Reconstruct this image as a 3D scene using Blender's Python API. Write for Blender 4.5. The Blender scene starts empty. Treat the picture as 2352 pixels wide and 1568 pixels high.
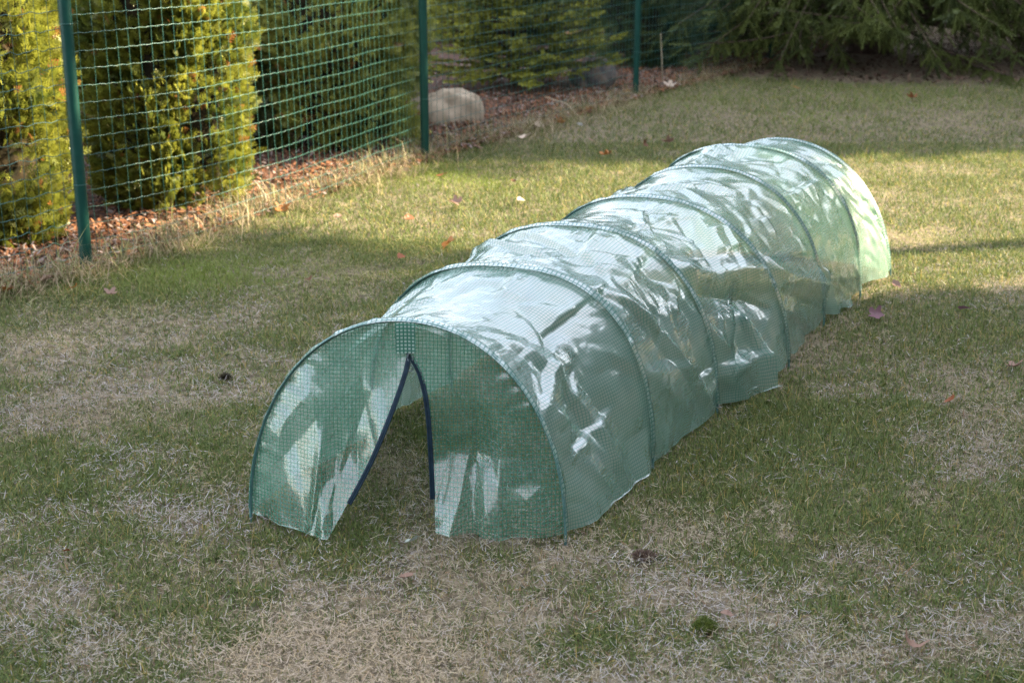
import bpy, math, random
import numpy as np
from mathutils import Vector

rng = np.random.default_rng(11)
random.seed(5)
scene = bpy.context.scene
COL = scene.collection

# ------------------------------------------------------------------ camera numbers
CAM_H, FPX, PITCH = 1.35, 3300.0, 0.287         # focal length in px of a 2352 px wide picture
CP, SP = math.cos(PITCH), math.sin(PITCH)


def gp(px, py, z=0.0):
    """ground point (height z) seen at a place of the photograph"""
    u, v = px - 1176.0, py - 784.0
    d = v * CP + FPX * SP
    k = (CAM_H - z) / d
    return np.array([u * k, (FPX * CP - v * SP) * k, z])


def at_y(px, py, Y):
    u, v = px - 1176.0, py - 784.0
    k = Y / (FPX * CP - v * SP)
    return np.array([u * k, Y, CAM_H - (v * CP + FPX * SP) * k])


# ------------------------------------------------------------------ helpers
def build(name, verts, faces, mat, parent=None, col=None, uv=None, smooth=False):
    verts = np.asarray(verts, np.float32)
    if not isinstance(faces, (list, tuple)):
        faces = [faces]
    faces = [np.asarray(f, np.int32) for f in faces if len(f)]
    me = bpy.data.meshes.new(name)
    nl = sum(f.size for f in faces)
    nf = sum(len(f) for f in faces)
    me.vertices.add(len(verts))
    me.vertices.foreach_set('co', verts.ravel())
    me.loops.add(nl)
    li = np.concatenate([f.ravel() for f in faces])
    me.loops.foreach_set('vertex_index', li)
    me.polygons.add(nf)
    tot = np.concatenate([np.full(len(f), f.shape[1], np.int32) for f in faces])
    start = np.concatenate([[0], np.cumsum(tot)[:-1]]).astype(np.int32)
    me.polygons.foreach_set('loop_start', start)
    me.polygons.foreach_set('loop_total', tot)
    if smooth:
        me.polygons.foreach_set('use_smooth', np.ones(nf, bool))
    me.update(calc_edges=True)
    if col is not None:
        a = me.color_attributes.new('col', 'FLOAT_COLOR', 'POINT')
        c4 = np.ones((len(verts), 4), np.float32)
        c4[:, :3] = col
        a.data.foreach_set('color', c4.ravel())
    if uv is not None:
        l = me.uv_layers.new(name='UVMap')
        l.data.foreach_set('uv', np.asarray(uv, np.float32)[li].ravel())
    me.materials.append(mat)
    o = bpy.data.objects.new(name, me)
    COL.objects.link(o)
    if parent is not None:
        o.parent = parent
    return o


def empty(name, label, cat, group=None, loc=(0, 0, 0)):
    o = bpy.data.objects.new(name, None)
    o.empty_display_size = .1
    COL.objects.link(o)
    o.location = loc
    tag(o, label, cat, group)
    return o


def tag(o, label=None, cat=None, group=None, kind=None):
    if label: o['label'] = label
    if cat: o['category'] = cat
    if group: o['group'] = group
    if kind: o['kind'] = kind
    return o


def grid_faces(nu, nv, wrap=False):
    i = np.arange(nu - 1)[:, None]
    m = nv if wrap else nv - 1
    j = np.arange(m)[None, :]
    j2 = (j + 1) % nv
    f = np.stack([i * nv + j, (i + 1) * nv + j, (i + 1) * nv + j2, i * nv + j2], -1)
    return f.reshape(-1, 4)


def vnoise(x, y, seed=0):
    x = np.asarray(x, float); y = np.asarray(y, float)
    xi = np.floor(x).astype(np.int64); yi = np.floor(y).astype(np.int64)
    fx = x - xi; fy = y - yi
    fx = fx * fx * fx * (fx * (fx * 6 - 15) + 10); fy = fy * fy * fy * (fy * (fy * 6 - 15) + 10)

    def h(a, b):
        n = (a * 374761393 + b * 668265263 + seed * 1442695041) & 0xFFFFFFFF
        n = ((n ^ (n >> 13)) * 1274126177) & 0xFFFFFFFF
        n = n ^ (n >> 16)
        return (n & 0xFFFF) / 32767.5 - 1.0
    a = h(xi, yi); b = h(xi + 1, yi); c = h(xi, yi + 1); d = h(xi + 1, yi + 1)
    return (a * (1 - fx) + b * fx) * (1 - fy) + (c * (1 - fx) + d * fx) * fy


def fbm(x, y, seed=0, o=3):
    s = 0; a = 1; t = 0
    for k in range(o):
        s = s + a * vnoise(x * 2 ** k, y * 2 ** k, seed + k * 17); t += a; a *= .5
    return s / t


def tube(path, r, sides=6, cap=False):
    path = np.asarray(path, float)
    n = len(path)
    r = np.broadcast_to(np.asarray(r, float), (n,))
    t = np.gradient(path, axis=0)
    t /= np.linalg.norm(t, axis=1)[:, None] + 1e-9
    ref = np.array([0, 0, 1.]) if abs(t[:, 2]).mean() < .8 else np.array([1., 0, 0])
    a = np.cross(t, ref); a /= np.linalg.norm(a, axis=1)[:, None] + 1e-9
    b = np.cross(t, a)
    th = np.arange(sides) / sides * 2 * np.pi
    v = path[:, None] + r[:, None, None] * (np.cos(th)[None, :, None] * a[:, None] + np.sin(th)[None, :, None] * b[:, None])
    f = [grid_faces(n, sides, True)]
    v = v.reshape(-1, 3)
    if cap:
        v = np.concatenate([v, path[:1], path[-1:]])
        k = np.arange(sides); k2 = (k + 1) % sides
        c0, c1 = n * sides, n * sides + 1
        f.append(np.stack([k, k2, np.full(sides, c0)], 1))
        o = (n - 1) * sides
        f.append(np.stack([o + k2, o + k, np.full(sides, c1)], 1))
    return v, f


class MB:
    """collects pieces that form one mesh"""
    def __init__(s): s.v = []; s.f = {}; s.n = 0; s.c = []
    def add(s, v, f, c=None):
        if not isinstance(f, (list, tuple)): f = [f]
        for a in f:
            a = np.asarray(a)
            if len(a): s.f.setdefault(a.shape[1], []).append(a + s.n)
        s.v.append(np.asarray(v)); s.n += len(v)
        if c is not None: s.c.append(np.broadcast_to(np.asarray(c, float), (len(v), 3)))
    def build(s, name, mat, parent=None, smooth=False):
        return build(name, np.concatenate(s.v), [np.concatenate(x) for x in s.f.values()], mat, parent,
                     np.concatenate(s.c) if s.c else None, None, smooth)


# ------------------------------------------------------------------ materials
def new_mat(name):
    m = bpy.data.materials.new(name); m.use_nodes = True
    nt = m.node_tree; nt.nodes.clear()
    out = nt.nodes.new('ShaderNodeOutputMaterial')
    return m, nt, out


def N(nt, t, **k):
    n = nt.nodes.new(t)
    for a, b in k.items(): setattr(n, a, b)
    return n


def math_n(nt, op, a, b=None, clamp=False):
    n = nt.nodes.new('ShaderNodeMath'); n.operation = op; n.use_clamp = clamp
    for i, x in enumerate((a, b)):
        if x is None: continue
        if isinstance(x, (int, float)): n.inputs[i].default_value = x
        else: nt.links.new(x, n.inputs[i])
    return n.outputs[0]


def leaf_mat(name, trans=.35, gloss=.05, rough=.45):
    m, nt, out = new_mat(name)
    at = N(nt, 'ShaderNodeAttribute', attribute_name='col')
    d = N(nt, 'ShaderNodeBsdfDiffuse'); t = N(nt, 'ShaderNodeBsdfTranslucent'); g = N(nt, 'ShaderNodeBsdfGlossy')
    g.inputs['Roughness'].default_value = rough
    nt.links.new(at.outputs['Color'], d.inputs['Color']); nt.links.new(at.outputs['Color'], t.inputs['Color'])
    m1 = N(nt, 'ShaderNodeMixShader'); m1.inputs[0].default_value = trans
    nt.links.new(d.outputs[0], m1.inputs[1]); nt.links.new(t.outputs[0], m1.inputs[2])
    m2 = N(nt, 'ShaderNodeMixShader'); m2.inputs[0].default_value = gloss
    nt.links.new(m1.outputs[0], m2.inputs[1]); nt.links.new(g.outputs[0], m2.inputs[2])
    nt.links.new(m2.outputs[0], out.inputs[0])
    return m


def noise_mat(name, c1, c2, scale=8, rough=.9, c3=None, bump=.3, detail=6, spec=.2):
    m, nt, out = new_mat(name)
    p = N(nt, 'ShaderNodeBsdfPrincipled')
    p.inputs['Roughness'].default_value = rough
    p.inputs['Specular IOR Level'].default_value = spec
    tc = N(nt, 'ShaderNodeTexCoord')
    n = N(nt, 'ShaderNodeTexNoise'); n.inputs['Scale'].default_value = scale; n.inputs['Detail'].default_value = detail
    nt.links.new(tc.outputs['Object'], n.inputs['Vector'])
    r = N(nt, 'ShaderNodeValToRGB')
    r.color_ramp.elements[0].position = .35; r.color_ramp.elements[1].position = .68
    r.color_ramp.elements[0].color = (*c1, 1); r.color_ramp.elements[1].color = (*c2, 1)
    if c3:
        e = r.color_ramp.elements.new(.5); e.color = (*c3, 1)
    nt.links.new(n.outputs['Fac'], r.inputs[0]); nt.links.new(r.outputs[0], p.inputs['Base Color'])
    if bump:
        b = N(nt, 'ShaderNodeBump'); b.inputs['Strength'].default_value = bump; b.inputs['Distance'].default_value = .02
        nt.links.new(n.outputs['Fac'], b.inputs['Height']); nt.links.new(b.outputs[0], p.inputs['Normal'])
    nt.links.new(p.outputs[0], out.inputs[0])
    return m


def film_mat(name, pitch=.0085, lw=.095, film=.35, line=.86, body=(.53, .70, .64), linec=(.015, .155, .11), f0=.15, rough=.13, bump=.22, sheen=.10):
    """woven, laminated greenhouse sheet: clear film with a grid of green threads"""
    m, nt, out = new_mat(name)
    uv = N(nt, 'ShaderNodeUVMap', uv_map='UVMap')
    sep = N(nt, 'ShaderNodeSeparateXYZ'); nt.links.new(uv.outputs[0], sep.inputs[0])
    ls = []
    for k in range(2):
        s = math_n(nt, 'MULTIPLY', sep.outputs[k], 1.0 / pitch)
        fr = math_n(nt, 'FRACT', s)
        ab = math_n(nt, 'ABSOLUTE', math_n(nt, 'SUBTRACT', fr, .5))
        ls.append(math_n(nt, 'LESS_THAN', ab, lw))
    mask = math_n(nt, 'MAXIMUM', ls[0], ls[1])
    # uneven haze of the film
    nz = N(nt, 'ShaderNodeTexNoise'); nz.inputs['Scale'].default_value = 9; nz.inputs['Detail'].default_value = 4
    nt.links.new(uv.outputs[0], nz.inputs['Vector'])
    hz = math_n(nt, 'ADD', math_n(nt, 'MULTIPLY', math_n(nt, 'SUBTRACT', nz.outputs['Fac'], .5), film * .8), film)
    opac = N(nt, 'ShaderNodeMix'); nt.links.new(mask, opac.inputs['Factor'])
    nt.links.new(hz, opac.inputs['A']); opac.inputs['B'].default_value = line
    colr = N(nt, 'ShaderNodeMix', data_type='RGBA'); nt.links.new(mask, colr.inputs['Factor'])
    colr.inputs['A'].default_value = (*body, 1); colr.inputs['B'].default_value = (*linec, 1)
    tr = N(nt, 'ShaderNodeBsdfTransparent'); tr.inputs[0].default_value = (.90, .96, .925, 1)
    d = N(nt, 'ShaderNodeBsdfDiffuse'); t = N(nt, 'ShaderNodeBsdfTranslucent')
    nt.links.new(colr.outputs['Result'], d.inputs[0]); nt.links.new(colr.outputs['Result'], t.inputs[0])
    dm = N(nt, 'ShaderNodeMixShader'); dm.inputs[0].default_value = .42
    nt.links.new(d.outputs[0], dm.inputs[1]); nt.links.new(t.outputs[0], dm.inputs[2])
    bm = N(nt, 'ShaderNodeMixShader'); nt.links.new(opac.outputs['Result'], bm.inputs[0])
    nt.links.new(tr.outputs[0], bm.inputs[1]); nt.links.new(dm.outputs[0], bm.inputs[2])
    # gloss
    n2 = N(nt, 'ShaderNodeTexNoise'); n2.inputs['Scale'].default_value = 48; n2.inputs['Detail'].default_value = 3
    nt.links.new(uv.outputs[0], n2.inputs['Vector'])
    hgt = math_n(nt, 'ADD', math_n(nt, 'MULTIPLY', mask, .12), math_n(nt, 'MULTIPLY', n2.outputs['Fac'], 1.0))
    bp = N(nt, 'ShaderNodeBump'); bp.inputs['Strength'].default_value = bump; bp.inputs['Distance'].default_value = .006
    nt.links.new(hgt, bp.inputs['Height'])
    lwt = N(nt, 'ShaderNodeLayerWeight'); lwt.inputs['Blend'].default_value = .5
    nt.links.new(bp.outputs[0], lwt.inputs['Normal'])
    p5 = math_n(nt, 'POWER', lwt.outputs['Facing'], 4.0)
    fr = math_n(nt, 'ADD', math_n(nt, 'MULTIPLY', p5, 1 - f0), f0, True)
    fr = math_n(nt, 'MULTIPLY', fr, math_n(nt, 'SUBTRACT', 1.0, math_n(nt, 'MULTIPLY', mask, .62)))
    g = N(nt, 'ShaderNodeBsdfGlossy'); g.inputs['Roughness'].default_value = rough
    nt.links.new(bp.outputs[0], g.inputs['Normal'])
    mx = N(nt, 'ShaderNodeMixShader'); nt.links.new(fr, mx.inputs[0])
    g2 = N(nt, 'ShaderNodeBsdfGlossy'); g2.inputs['Roughness'].default_value = .38
    nt.links.new(bp.outputs[0], g2.inputs['Normal'])
    sh = N(nt, 'ShaderNodeMixShader'); sh.inputs[0].default_value = sheen
    nt.links.new(bm.outputs[0], sh.inputs[1]); nt.links.new(g2.outputs[0], sh.inputs[2])
    nt.links.new(sh.outputs[0], mx.inputs[1]); nt.links.new(g.outputs[0], mx.inputs[2])
    nt.links.new(mx.outputs[0], out.inputs[0])
    return m


M_FILM = film_mat('cover_film')
M_FILM_END = film_mat('end_wall_film', film=.13, lw=.085, f0=.06, sheen=.05, bump=.08, rough=.06, linec=(.02, .19, .11), body=(.45, .68, .58))
M_SLEEVE = film_mat('sleeve_film', pitch=.0115, lw=.15, film=.45, line=.97, linec=(.008, .12, .09), f0=.05)
M_DOUBLE = film_mat('double_film', film=.5, lw=.2, line=.9, linec=(.02, .14, .10), f0=.05, sheen=.03)
M_ROD = noise_mat('grey_rod', (.045, .12, .115), (.08, .17, .16), 40, .4, bump=0, spec=.5)
M_ZIP = noise_mat('navy_zip_tape', (.003, .012, .022), (.006, .02, .034), 60, .6, bump=.2)
M_ZIPPULL = noise_mat('zip_metal', (.10, .13, .15), (.16, .2, .22), 60, .35, bump=0, spec=.6)
M_POST = noise_mat('green_coated_steel', (.002, .036, .028), (.004, .046, .035), 25, .42, bump=.02, spec=.3)
M_WIRE = noise_mat('green_coated_wire', (.013, .078, .064), (.02, .10, .083), 12, .4, bump=0, spec=.5)
M_GRASS = leaf_mat('grass_blades', .3, .02, .55)
M_LEAF = leaf_mat('conifer_sprays', .42, .03, .45)
M_NEEDLE = leaf_mat('spruce_needles', .2, .03, .45)
M_CHIP = leaf_mat('bark_chips', 0, .02, .6)
M_DEAD = leaf_mat('dead_leaves', .2, .03, .5)
M_BARK = noise_mat('bark', (.035, .024, .018), (.10, .07, .05), 18, .95, bump=.6)
M_CORE = noise_mat('dark_twig_core', (.006, .007, .003), (.032, .022, .011), 22, 1, bump=.8)
M_SOIL = noise_mat('lawn_thatch', (.07, .055, .035), (.19, .15, .10), 34, .95, c3=(.125, .10, .065), bump=.6, detail=10)
M_MULCH = noise_mat('bark_mulch', (.035, .022, .018), (.12, .065, .045), 40, .95, bump=.8, detail=10)
M_STONE = noise_mat('pale_boulder', (.19, .15, .105), (.40, .33, .245), 9, .9, c3=(.31, .255, .185), bump=.35, detail=12)
M_STONE2 = noise_mat('mossy_boulder', (.05, .05, .055), (.20, .15, .12), 14, .95, c3=(.10, .085, .08), bump=.5, detail=12)
M_MOSS = noise_mat('moss', (.03, .045, .01), (.10, .12, .03), 60, 1, bump=1)
M_CANE = noise_mat('dry_cane', (.24, .19, .13), (.36, .30, .2), 20, .8, bump=.2)

# ------------------------------------------------------------------ light, sky, camera
EL = math.radians(25)
SUN = Vector((.97 * math.cos(EL), .243 * math.cos(EL), math.sin(EL))).normalized()
w = bpy.data.worlds.new('World'); scene.world = w; w.use_nodes = True
nt = w.node_tree
bg = nt.nodes.get('Background') or nt.nodes.new('ShaderNodeBackground')
sky = nt.nodes.new('ShaderNodeTexSky'); sky.sky_type = 'NISHITA'; sky.sun_disc = False
sky.sun_elevation = EL; sky.sun_rotation = math.atan2(SUN.x, SUN.y)
sky.altitude = 0; sky.air_density = 1.0; sky.dust_density = .5; sky.ozone_density = 1.0
# thin broken high cloud in front of the blue
tc = nt.nodes.new('ShaderNodeTexCoord'); mp = nt.nodes.new('ShaderNodeMapping'); mp.inputs['Scale'].default_value = (1, 1, 2.2)
nt.links.new(tc.outputs['Generated'], mp.inputs[0])
cn = nt.nodes.new('ShaderNodeTexNoise'); cn.inputs['Scale'].default_value = 3.2; cn.inputs['Detail'].default_value = 7
nt.links.new(mp.outputs[0], cn.inputs['Vector'])
cr = nt.nodes.new('ShaderNodeValToRGB'); cr.color_ramp.elements[0].position = .36; cr.color_ramp.elements[1].position = .60
cr.color_ramp.elements[0].color = (.55, .55, .55, 1); cr.color_ramp.elements[1].color = (.92, .92, .92, 1)
nt.links.new(cn.outputs['Fac'], cr.inputs[0])
cm = nt.nodes.new('ShaderNodeMix'); cm.data_type = 'RGBA'
nt.links.new(cr.outputs[0], cm.inputs['Factor']); nt.links.new(sky.outputs[0], cm.inputs['A']); cm.inputs['B'].default_value = (2.28, 2.30, 2.42, 1)
nt.links.new(cm.outputs['Result'], bg.inputs['Color']); bg.inputs['Strength'].default_value = .15
sl = bpy.data.lights.new('sun', 'SUN'); sl.energy = 4.5; sl.angle = math.radians(.53); sl.color = (1, .83, .56)
so = bpy.data.objects.new('sun', sl); COL.objects.link(so)
so.rotation_euler = SUN.to_track_quat('Z', 'Y').to_euler(); so.location = (12, 4, 8)

cd = bpy.data.cameras.new('camera'); co = bpy.data.objects.new('camera', cd); COL.objects.link(co)
co.location = (0, 0, CAM_H); co.rotation_euler = (math.pi / 2 - PITCH, 0, 0)
cd.sensor_width = 36; cd.lens = 36 * FPX / 2352; cd.clip_start = .05; cd.clip_end = 300
cd.dof.use_dof = True; cd.dof.focus_distance = 3.55; cd.dof.aperture_fstop = 5.6
scene.camera = co
scene.view_settings.view_transform = 'Standard'; scene.view_settings.look = 'None'
scene.view_settings.exposure = 3.2; scene.view_settings.gamma = 1
scene.cycles.max_bounces = 8; scene.cycles.transparent_max_bounces = 16; scene.cycles.diffuse_bounces = 3
scene.cycles.glossy_bounces = 3
scene.cycles.use_denoising = True
scene.cycles.denoiser = 'OPENIMAGEDENOISE'
scene.cycles.denoising_prefilter = 'NONE'
scene.cycles.denoising_input_passes = 'RGB_ALBEDO_NORMAL'
scene.cycles.use_adaptive_sampling = False
scene.cycles.sample_clamp_indirect = 4
scene.cycles.caustics_reflective = False; scene.cycles.caustics_refractive = False

# ------------------------------------------------------------------ fence line
P1, P2, P3, P4 = gp(200, 615), gp(977, 362), gp(1460, 222), gp(1770, 142)
P0 = P1 + np.array([-1.75, -2.6, 0])
P5 = P4 + np.array([1.7, 2.9, 0])
PM = P1 + np.array([-3.6, -5.3, 0])
FENCE = [PM, P0, P1, P2, P3, P4, P5]


def fence_side(x, y):
    """signed distance to the fence line, positive on the lawn"""
    best = np.full(np.shape(x), 1e9); sg = np.ones(np.shape(x))
    pts = [FENCE[0] + (FENCE[0] - FENCE[1]) * 6] + FENCE + [FENCE[-1] + (FENCE[-1] - FENCE[-2]) * 8]
    for a, b in zip(pts[:-1], pts[1:]):
        d = b - a; L2 = d[0] ** 2 + d[1] ** 2
        t = np.clip(((x - a[0]) * d[0] + (y - a[1]) * d[1]) / L2, 0, 1)
        ex, ey = x - a[0] - t * d[0], y - a[1] - t * d[1]
        dd = np.hypot(ex, ey)
        s = np.where(d[1] * ex - d[0] * ey > 0, 1., -1.)
        sg = np.where(dd < best, s, sg); best = np.minimum(best, dd)
    return best * sg


SPR = np.array([3.75, 15.3])          # spruce trunk


def shade_bed(x, y):
    """bare bed under the spruce, positive inside"""
    r = np.hypot((x - SPR[0]) / 1.0, y - SPR[1])
    return 3.05 - r + .15 * vnoise(x * 2, y * 2, 5)


# ------------------------------------------------------------------ ground
gx = np.concatenate([[-90, -40, -20], np.linspace(-12, 14, 131), [24, 45, 90]])
gy = np.concatenate([[-90, -30, -8], np.linspace(0, 26, 131), [36, 60, 110]])
X, Y = np.meshgrid(gx, gy, indexing='ij')
Zg = .006 * vnoise(X * 2.1, Y * 2.1, 3) - .012
o = build('lawn', np.stack([X, Y, Zg], -1).reshape(-1, 3), grid_faces(len(gx), len(gy))[:, ::-1], M_SOIL, smooth=True)
tag(o, 'patchy mown lawn, half green and half straw coloured', 'lawn', kind='structure')

# mulch bed: a strip on the far side of the fence
pts_in = [FENCE[0] + (FENCE[0] - FENCE[1]) * 2] + FENCE + [FENCE[-1] + (FENCE[-1] - FENCE[-2]) * 3]
rows = []
for p in pts_in:
    for k in range(14):
        q = p + np.array([-.82, .57, 0]) * (k / 13 * 9.0 - .02)
        rows.append([q[0], q[1], .004 + .006 * vnoise(q[0] * 3, q[1] * 3, 9) + (.0 if k else -.02)])
o = build('mulch_bed', rows, grid_faces(len(pts_in), 14), M_MULCH, smooth=True)
tag(o, 'reddish bark mulch bed behind the green wire fence', 'mulch', kind='structure')


# ------------------------------------------------------------------ grass
HOOPS = [[-0.246, 3.059, 0.162, 0.74, 0.486, 2.082, 0.053], [-0.007, 3.545, 0.277, 0.761, 0.515, 2.56, -0.093],
         [0.202, 3.992, 0.291, 0.798, 0.537, 2.437, -0.205], [0.464, 4.457, 0.361, 0.862, 0.532, 2.273, -0.264],
         [0.692, 4.918, 0.33, 0.815, 0.543, 2.225, -0.208], [0.895, 5.326, 0.379, 0.854, 0.551, 2.431, -0.213],
         [1.129, 5.703, 0.494, 0.82, 0.522, 2.117, -0.263]]
HEM = np.array([(h[0] + math.cos(h[2]) * h[3] / 2 * sd, h[1] - math.sin(h[2]) * h[3] / 2 * sd) for sd in (1,) for h in HOOPS]
               + [(h[0] - math.cos(h[2]) * h[3] / 2, h[1] + math.sin(h[2]) * h[3] / 2) for h in HOOPS[::-1]] + [tuple(gp(754, 1234)[:2]), tuple(gp(1000, 1227)[:2])])


def hem_dist(x, y):
    """distance to the foot of the tunnel cover"""
    best = np.full(np.shape(x), 9.0)
    n = len(HEM)
    for i in range(n):
        a, b = HEM[i], HEM[(i + 1) % n]
        if i == n - 2: continue                       # the door opening
        d = b - a
        t = np.clip(((x - a[0]) * d[0] + (y - a[1]) * d[1]) / (d @ d), 0, 1)
        best = np.minimum(best, np.hypot(x - a[0] - t * d[0], y - a[1] - t * d[1]))
    return best


def blades(x, y, L, wd, tilt, az, bend, col, z0=-.012):
    n = len(x)
    dx, dy = np.cos(az), np.sin(az)
    st, ct = np.sin(tilt), np.cos(tilt)
    t2 = np.minimum(tilt + bend, 1.75)
    s2, c2 = np.sin(t2), np.cos(t2)
    root = np.stack([x, y, np.full(n, z0)], 1)
    mid = root + (L * .55)[:, None] * np.stack([dx * st, dy * st, ct], 1)
    tip = mid + (L * .45)[:, None] * np.stack([dx * s2, dy * s2, c2], 1)
    tip[:, 2] = np.maximum(tip[:, 2], -.004); mid[:, 2] = np.maximum(mid[:, 2], .0)
    wa = az + np.pi / 2 + rng.normal(0, .5, n)
    wv = np.stack([np.cos(wa), np.sin(wa), rng.normal(0, .25, n)], 1) * (wd / 2)[:, None]
    v = np.stack([root - wv, root + wv, mid - wv * .85, mid + wv * .85, tip], 1).reshape(-1, 3)
    b = np.arange(n)[:, None] * 5
    q = b + np.array([[0, 1, 3, 2]]); t = b + np.array([[2, 3, 4]])
    c = np.repeat(col, 5, 0)
    return v, [q, t], c


def lerp3(a, b, t):
    return np.asarray(a)[None] * (1 - t[:, None]) + np.asarray(b)[None] * t[:, None]


def spots(x, y, lst):
    s = np.zeros(np.shape(x))
    for (px, py, rx, a) in lst:
        c = gp(px, py)
        s = s + a * np.exp(-(((x - c[0]) / rx) ** 2 + ((y - c[1]) / (rx * 1.1)) ** 2))
    return s


GREEN_SPOTS = [(1340, 1480, .09, .6), (80, 690, .5, .5), (450, 625, .35, .6), (2300, 1220, .18, .7), (1000, 405, .3, .8), (1600, 210, .8, .6),
               (2050, 215, 1.2, .6), (60, 1100, .3, .4), (1950, 1000, .2, .4), (320, 1240, .14, .5), (900, 1000, .25, .4), (620, 1230, .12, .4),
               (1400, 1040, .3, .3), (2250, 480, .5, .4), (1600, 1100, .25, .4), (2330, 780, .5, .3), (900, 1560, .12, .4)]
STRAW_SPOTS = [(620, 1520, .14, -1.0), (830, 1540, .15, -.9), (980, 1490, .12, -.7), (300, 750, .3, -.7), (170, 840, .25, -.6), (1000, 520, .25, -.6),
               (1200, 470, .22, -.4), (2250, 290, .7, -.8), (1450, 1290, .2, -.5), (280, 920, .3, -.6), (750, 1000, .35, -.5), (2090, 1070, .2, -.5),
               (2100, 560, .3, -.6), (520, 1160, .18, -.5), (1900, 1230, .18, -.4), (700, 560, .3, -.5)]


def greenness(x, y):
    return (.12 + 1.0 * fbm(x * 1.3, y * 1.3, 21, 3) + .55 * vnoise(x * 5.2, y * 5.2, 33) + .50 * vnoise(x * 11, y * 11, 35) + .30 * vnoise(x * 24, y * 24, 36)
            + .75 * spots(x, y, GREEN_SPOTS + STRAW_SPOTS) + .13 * np.clip(y - 3.8, 0, 4))


def sample_field(y0, y1, dens, marg):
    area = (y1 ** 2 - y0 ** 2) / 2 * 2 * (.395 + 0) + 2 * marg * (y1 - y0)
    n = int(dens * area)
    y = np.sqrt(rng.uniform(y0 ** 2, y1 ** 2, n))
    x = rng.uniform(-1, 1, n) * (.395 * y + marg)
    return x, y


zones = [(1.55, 2.6, 62000, .2, 1.0), (2.6, 4.0, 48000, .25, 1.0), (4.0, 6.2, 23000, .4, 1.15), (6.2, 9.0, 10000, .5, 1.5), (9.0, 16, 3200, .8, 2.2)]
V, Q, T, Cc = [], [], [], []
V2, Q2, T2, C2 = [], [], [], []
nb = 0; nb2 = 0
for (y0, y1, dens, marg, ws) in zones:
    x, y = sample_field(y0, y1, dens, marg)
    s = fence_side(x, y); b = shade_bed(x, y)
    ok = (s > -.06 + .05 * vnoise(x * 7, y * 7, 2)) & (b < 0.0 + rng.normal(0, .12, len(x)))
    x, y, s = x[ok], y[ok], s[ok]
    g = greenness(x, y)
    n = len(x)
    isg = rng.random(n) < np.clip(.68 + .38 * g, .27, .93)
    # standing green blades grow in small tufts, straw lies flat
    dn = rng.random(n)
    keep = np.where(isg, dn < np.clip(.80 + .38 * g, .42, 1), dn < .95)
    x, y, g, isg, s = x[keep], y[keep], g[keep], isg[keep], s[keep]
    n = len(x)
    k = isg
    m = k.sum()
    cg = lerp3((.050, .084, .021), (.145, .172, .044), np.clip(rng.normal(.42, .3, m), 0, 1))
    yg = rng.random(m) < .10
    cg[yg] = lerp3((.24, .21, .08), (.30, .22, .06), rng.random(yg.sum()))
    mossy = np.clip(spots(x[k], y[k], [(450, 625, .3, 1), (1000, 405, .28, 1), (1120, 420, .2, .6), (700, 620, .3, .5), (1880, 270, .3, .8), (1590, 230, .5, .6), (2050, 225, .9, .5)]), 0, 1)
    cg = cg * (1 - .7 * mossy[:, None]) + np.array([[.16, .21, .035]]) * (.7 * mossy[:, None])
    L = rng.gamma(4.5, .0055, m) * np.clip(.85 + .35 * g[k], .5, 1.4) * (1 + .12 * (ws - 1))
    near_hem = np.clip(hem_dist(x[k], y[k]) / .075, .28, 1)
    L *= near_hem
    tl = np.clip(rng.normal(.78, .38, m), 0.05, 1.4)
    az = rng.uniform(0, 2 * np.pi, m)
    v, (q, t), c = blades(x[k], y[k], L, rng.uniform(.0010, .0025, m) * ws, tl, az, rng.normal(.35, .35, m), cg)
    V.append(v); Q.append(q + nb); T.append(t + nb); Cc.append(c); nb += len(v)
    k = ~isg; m = k.sum()
    tone = np.clip(rng.normal(.5, .28, m) + .30 * vnoise(x[k] * 2.2, y[k] * 2.2, 77), 0, 1)
    cs = lerp3((.185, .145, .09), (.38, .335, .235), tone)
    yf = np.clip((y[k] - 4.2) / 2.6, 0, .8)[:, None]
    cs = cs * (1 - yf) + np.array([[.24, .25, .048]]) * yf
    gr = rng.random(m) < np.clip(.42 + .6 * vnoise(x[k] * 2.9, y[k] * 2.9, 91), .03, .85)
    gr &= rng.random(m) > np.clip((y[k] - 4) / 4, 0, .9)
    cs[gr] = lerp3((.22, .20, .185), (.40, .37, .35), rng.random(gr.sum()))
    br = rng.random(m) < .07
    cs[br] = lerp3((.10, .06, .035), (.22, .12, .06), rng.random(br.sum()))
    warm = np.clip(spots(x[k], y[k], [(640, 1520, .2, 1), (860, 1540, .2, 1)]), 0, 1)
    cs = cs * (1 - .5 * warm[:, None]) + np.array([[.46, .345, .20]]) * (.5 * warm[:, None])
    L = rng.gamma(3.6, .0042, m)
    tl = np.clip(rng.normal(1.32, .22, m), .3 + .75 * (ws - 1) / 1.2, 1.56)
    az = rng.uniform(0, 2 * np.pi, m)
    v, (q, t), c = blades(x[k], y[k], L, rng.uniform(.0007, .0020, m) * ws, tl, az, rng.normal(.0, .28, m), cs, z0=.0)
    v[:, 2] += np.repeat(rng.uniform(0, .012, m), 5)
    V2.append(v); Q2.append(q + nb2); T2.append(t + nb2); C2.append(c); nb2 += len(v)
o = build('lawn_grass', np.concatenate(V), [np.concatenate(Q), np.concatenate(T)], M_GRASS, col=np.concatenate(Cc))
tag(o, 'short green grass blades growing all over the lawn', 'grass', kind='stuff')
o = build('dead_grass', np.concatenate(V2), [np.concatenate(Q2), np.concatenate(T2)], M_GRASS, col=np.concatenate(C2))
tag(o, 'flattened straw coloured dead grass lying over the lawn', 'dead grass', kind='stuff')

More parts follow.
